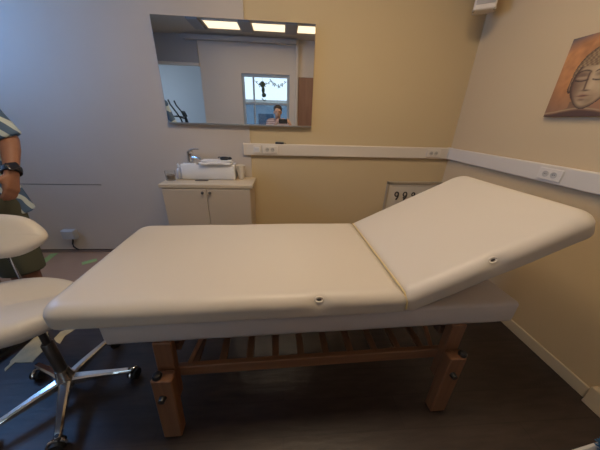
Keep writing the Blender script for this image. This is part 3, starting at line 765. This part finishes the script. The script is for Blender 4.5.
def hand(w, wrist, d, nrm, side, curl=.35, q_=.88):
    """d: towards fingertips, nrm: palm side (fingers curl that way), side: towards the thumb"""
    wrist, d, nrm = V(wrist), V(d).normalized(), V(nrm).normalized(); side = V(side).normalized()
    for k in (-1.2, -.4, .4, 1.2): w.capsule(wrist+side*k*.011, wrist+d*.10*q_+side*k*.022, .020, .016, 10)
    for k, L in ((1.5, .080), (.5, .090), (-.5, .084), (-1.5, .066)):
        p = wrist+d*.10*q_+side*k*.0195; a = 0; q = p
        for j, (f, r0) in enumerate(((.45, .0105), (.32, .0095), (.23, .0085))):
            a += curl*(.7+.5*j); dr = (d*math.cos(a)+nrm*math.sin(a)).normalized(); e = q+dr*L*f*q_
            w.capsule(q, e, r0, r0-.001, 10); q = e
    p = wrist+d*.025+side*.022; t1 = (d*.75+side*.75+nrm*.35).normalized(); e = p+t1*.05; w.capsule(p, e, .015, .0125, 10)
    t2 = (d*.95+side*.35+nrm*.45).normalized(); w.capsule(e, e+t2*.045, .012, .009, 10)

def person(name_label, base, J, arms, hands, mats, vox=.0075, rzh=0., long_trousers=False, sleeve=.95):
    r = thing('person', name_label, 'person', base)
    B = V(base); L = lambda p: V(p)-B
    pel, chest, neck, head = (L(J[k]) for k in ('pelvis', 'chest', 'neck', 'head'))
    hs = Matrix.Rotation(rzh, 3, 'Z')         # facing -y when 0
    w = MB()
    w.ell(pel+V((0, 0, .02)), (.175, .115, .14)); w.ell((pel+chest)/2, (.155, .105, .22)); w.ell(chest, (.19, .12, .19)); w.ell(chest+V((0, 0, .11)), (.20, .095, .08))
    w.capsule(chest+V((0, 0, .1)), neck, .075, .058); w.capsule(neck, head+V((0, .01, -.03)), .056, .06)
    # head: cranium, jaw, nose, brow, lips, ears, eyes
    h = lambda x, y, z: head + hs @ V((x, y, z))
    w.ell(h(0, .012, .035), (.078, .098, .092), rot=hs); w.ell(h(0, -.022, -.045), (.058, .068, .072), rot=hs); w.ell(h(0, -.055, -.092), (.026, .024, .02), rot=hs)
    w.capsule(h(0, -.088, .012), h(0, -.112, -.028), .009, .014, 10)
    for sg in (-1, 1):
        w.ell(h(sg*.03, -.082, .028), (.026, .012, .008), rot=hs); w.ell(h(sg*.080, .012, -.008), (.010, .020, .032), rot=hs)
        w.ell(h(sg*.031, -.075, .006), (.014, .012, .009), rot=hs); w.ell(h(sg*.014, -.10, -.032), (.008, .008, .006), rot=hs)
    w.ell(h(0, -.088, -.058), (.024, .012, .006), rot=hs); w.ell(h(0, -.086, -.068), (.020, .012, .007), rot=hs)
    for side in ('L', 'R'):
        hip, knee, ank, toe = (L(J[k+side]) for k in ('hip', 'knee', 'ankle', 'toe'))
        w.capsule(hip, knee, .095, .062); w.capsule(knee, knee.lerp(ank, .35), .060, .062); w.capsule(knee.lerp(ank, .3), ank, .062, .038)
        w.capsule(ank, ank+V((0, .02, -.035)), .038, .035); w.capsule(ank+V((0, .02, -.04)), toe, .036, .024)
        sh, el, wr = (L(J[k+side]) for k in ('shoulder', 'elbow', 'wrist'))
        w.capsule(chest.lerp(sh, .6)+V((0, 0, .08)), sh, .07, .062); w.capsule(sh, el, .050, .038); w.capsule(el, el.lerp(wr, .35), .038, .040); w.capsule(el.lerp(wr, .3), wr, .040, .027)
        d, n_, sd, cu = hands[side]; hand(w, wr, d, n_, sd, cu)
    remesh(w, 'body', mats['skin'], r, vox, 3)
    # eyes, hair
    for sg in (-1, 1): MB().ell(h(sg*.031, -.084, .008), (.009, .006, .006), rot=hs, n=10).build('eye', M['hole'], r)
    w = MB(); w.ell(h(0, .026, .052), (.088, .103, .090), rot=hs); w.ell(h(0, .062, -.01), (.072, .058, .075), rot=hs)
    for k in range(60):
        a = random.uniform(0, 2*PI); c2 = random.uniform(.15, 1)
        w.ell(h(.082*math.cos(a)*math.sqrt(1-c2*c2), .03+.095*math.sin(a)*math.sqrt(1-c2*c2), .055+.085*c2), (.018, .018, .010), rot=hs, n=8)
    remesh(w, 'hair', mats['hair'], r, .006, 2)
    # shirt
    w = MB(); hem = pel+V((0, 0, -.12))
    w.ell(chest, (.212, .142, .20)); w.ell(chest+V((0, 0, .11)), (.218, .115, .090)); w.ell((pel+chest)/2, (.195, .142, .26))
    n = 24
    w.rings([[c_ + V((rx_*math.cos(2*PI*k/n), ry_*math.sin(2*PI*k/n), 0)) for k in range(n)] for c_, rx_, ry_ in ((chest, .205, .14), ((pel+chest)/2, .197, .145), (pel+V((0, 0, .05)), .215, .155), (hem, .25, .175))])
    w.cone(chest+V((0, 0, .12)), neck+V((0, 0, -.005)), .11, .068, 20)
    for side in ('L', 'R'):
        sh, el = L(J['shoulder'+side]), L(J['elbow'+side]); w.capsule(chest.lerp(sh, .55)+V((0, 0, .07)), sh, .085, .078)
        w.cone(sh-(el-sh)*.1, sh.lerp(el, sleeve), .066, .064, 20)
    remesh(w, 'shirt', mats['shirt'], r, .009, 3)
    # shorts or trousers
    w = MB(); w.ell(pel+V((0, 0, .0)), (.19, .132, .13))
    w.rings([[pel+V((0, 0, z_)) + V((rx_*math.cos(2*PI*k/n), ry_*math.sin(2*PI*k/n), 0)) for k in range(n)] for z_, rx_, ry_ in ((.10, .182, .13), (0, .195, .138), (-.10, .19, .13))])
    for side in ('L', 'R'):
        hip, knee, ank = (L(J[k+side]) for k in ('hip', 'knee', 'ankle'))
        if long_trousers:
            w.capsule(hip, knee, .112, .082); w.cone(knee, ank+V((0, 0, .01)), .08, .062, 20); w.ell(knee, (.08, .08, .08))
        else:
            w.capsule(hip, hip.lerp(knee, .4), .112, .108); w.cone(hip, hip.lerp(knee, .84), .11, .100, 20)
    remesh(w, 'trousers' if long_trousers else 'shorts', mats['legs'], r, .009, 3)
    for side in ('L', 'R'):
        ank, toe = L(J['ankle'+side]), L(J['toe'+side]); dr = (toe-ank); dr.z = 0; dr.normalize(); sd = V((-dr.y, dr.x, 0))
        w = MB(); hb = V((ank.x, ank.y, 0)) - dr*.045; w.capsule(hb+V((0, 0, .058)), V((toe.x, toe.y, .045)), .047, .040); w.capsule(hb+dr*.02+V((0, 0, .075)), ank+V((0, 0, .01)), .047, .044)
        for v in w.b.verts: v.co.z = max(v.co.z, .014)
        s_ = remesh(w, 'shoe', M['shoe'], r, .006, 2)
        q = []
        for i in range(20):
            a = 2*PI*i/20; q.append(hb.lerp(V((toe.x, toe.y, 0)), .5)+dr*math.cos(a)*(((V((toe.x, toe.y, 0))-hb).length)/2+.046)+sd*math.sin(a)*.048)
        w = MB(); w.rings([[p*1 + V((0, 0, z_)) - p*0 for p in [V((p.x, p.y, 0)) for p in q]] for z_ in (0.0, .022)]); w.build('sole', M['sole'], s_)
    return r, L

J = dict(pelvis=(-1.785, 1.46, 1.06), chest=(-1.81, 1.47, 1.49), neck=(-1.79, 1.47, 1.74), head=(-1.78, 1.44, 1.90),
         hipL=(-1.655, 1.42, 1.0), kneeL=(-1.625, 1.37, .50), ankleL=(-1.87, 1.42, .09), toeL=(-1.915, 1.20, .035),
         hipR=(-1.86, 1.46, 1.0), kneeR=(-1.98, 1.44, .55), ankleR=(-2.06, 1.50, .09), toeR=(-2.12, 1.28, .035),
         shoulderL=(-1.62, 1.47, 1.64), elbowL=(-1.505, 1.50, 1.36), wristL=(-1.43, 1.365, 1.205),
         shoulderR=(-1.99, 1.47, 1.655), elbowR=(-2.10, 1.52, 1.36), wristR=(-2.05, 1.33, 1.15))
hd = {'L': ((-.02, -.40, -.88), (-.9, .35, 0), (.1, -.8, .5), .35), 'R': ((.35, -.45, -.8), (.9, .2, .1), (0, -1, .3), .35)}
pr, L = person('person in blue and white patterned shirt and olive shorts behind the stool', (-1.8, 1.42, 0), J, None, hd,
            dict(skin=M['skin'], hair=M['hair'], shirt=M['shirt'], legs=M['shorts']), .006, 0., False, .98)
# wristwatch worn on the left wrist
wr, el = L(J['wristL']), L(J['elbowL']); ax = (wr-el).normalized(); c_ = wr-ax*.012
w = MB(); q_ = ax.to_track_quat('Z', 'Y')
w.rings([[c_+ax*z_ + q_ @ V((r_*math.cos(2*PI*k/24), r_*math.sin(2*PI*k/24), 0)) for k in range(24)] for z_, r_ in ((-.014, .034), (-.016, .039), (0, .0405), (.016, .039), (.014, .034))])
wt = w.build('wristwatch', M['black'], pr)
fd = V((.75, -.65, 0)); fd = (fd-ax*fd.dot(ax)).normalized(); qq = fd.to_track_quat('Z', 'Y')
w = MB(); w.rr(.024, .021, .008, [(.004, 0), (0, .004), (0, .012), (.003, .015), (.006, .0155)], sp=.01)
for v in w.b.verts: v.co = c_+fd*.034 + qq @ v.co
w.build('watch_face', mat('glossy_black_watch_glass', (.02, .02, .03), .08), wt, ang=30)

J2 = dict(pelvis=(-.10, -.56, .93), chest=(-.11, -.50, 1.30), neck=(-.11, -.48, 1.50), head=(-.11, -.42, 1.645),
          hipL=(-.20, -.55, .88), kneeL=(-.22, -.53, .48), ankleL=(-.23, -.58, .09), toeL=(-.25, -.37, .035),
          hipR=(.0, -.55, .88), kneeR=(.03, -.53, .48), ankleR=(.04, -.58, .09), toeR=(.06, -.37, .035),
          shoulderL=(-.29, -.49, 1.44), elbowL=(-.33, -.30, 1.22), wristL=(-.15, -.14, 1.41),
          shoulderR=(.07, -.49, 1.44), elbowR=(.20, -.30, 1.22), wristR=(.15, -.14, 1.41))
hd2 = {'L': ((.45, .35, .8), (.6, .25, -.3), (-.25, -.6, .5), .5), 'R': ((-.45, .35, .8), (-.6, .25, -.3), (.25, -.6, .5), .5)}
person('photographer in pink striped shirt and dark trousers holding up a phone', (-.10, -.55, 0), J2, None, hd2,
       dict(skin=M['skin2'], hair=M['hair'], shirt=M['shirt2'], legs=M['trousers']), .0075, PI, True, .6)
ph = thing('smartphone', 'black smartphone held up sideways by the photographer', 'phone', (0, -.022, 1.475))
w = MB(); w.rr(.085, .042, .012, [(.002, 0), (0, .002), (0, .008), (.002, .010)], sp=.03)
for v in w.b.verts: v.co = V((v.co.x, -v.co.z+.008, v.co.y))
w.build('phone_body', M['black'], ph, ang=30)
w = MB(); w.cone((.0, .008, .025), (0, .0125, .025), .009); w.build('lens_ring', M['steel'], ph)

# ------------------------------------------------------------------ light
def area(name, loc, rot, sx_, sy_, e, col):
    l = bpy.data.lights.new(name, 'AREA'); l.shape = 'RECTANGLE'; l.size = sx_*S; l.size_y = sy_*S; l.energy = e; l.color = col
    o = bpy.data.objects.new(name, l); C.objects.link(o); o.location = V(loc)*S; o.rotation_euler = rot; return o
area('added_left_window_light', (XL-.2, (WY0+WY1)/2, 2.45), (0, math.radians(-90), 0), 1.0, 1.3, 46, (.16, .42, 1.))  # blue fill outside the added window, tints the upper left of the back wall
area('daylight_annex_window', (-5.35, -2.8, 1.85), (0, math.radians(-90), 0), 2.0, 1.7, 38, (.55, .72, 1.))
W = bpy.data.worlds.new('sky'); bpy.context.scene.world = W; W.use_nodes = True
W.node_tree.nodes['Background'].inputs[0].default_value = (.62, .83, 1., 1); W.node_tree.nodes['Background'].inputs[1].default_value = 1.6

# ------------------------------------------------------------------ camera
p_, y_, r_ = math.radians(23.604), math.radians(4.421), math.radians(1.736)
f = V((math.sin(y_)*math.cos(p_), math.cos(y_)*math.cos(p_), -math.sin(p_))); rt = V((math.cos(y_), -math.sin(y_), 0)); up = rt.cross(f)
r2_ = rt*math.cos(r_)+up*math.sin(r_); u2 = -rt*math.sin(r_)+up*math.cos(r_)
cd = bpy.data.cameras.new('camera'); co = bpy.data.objects.new('camera', cd); C.objects.link(co)
cd.sensor_width = 36; cd.lens = 36*239.17/600; cd.clip_start = .01
m4 = Matrix((r2_, u2, -f)).transposed().to_4x4(); m4.translation = V((0, 0, 1.5))*S; co.matrix_world = m4
sc = bpy.context.scene; sc.camera = co
sc.view_settings.view_transform = 'Standard'; sc.view_settings.look = 'None'; sc.view_settings.gamma = 1; sc.view_settings.use_curve_mapping = False
sc.view_settings.exposure = 0.0
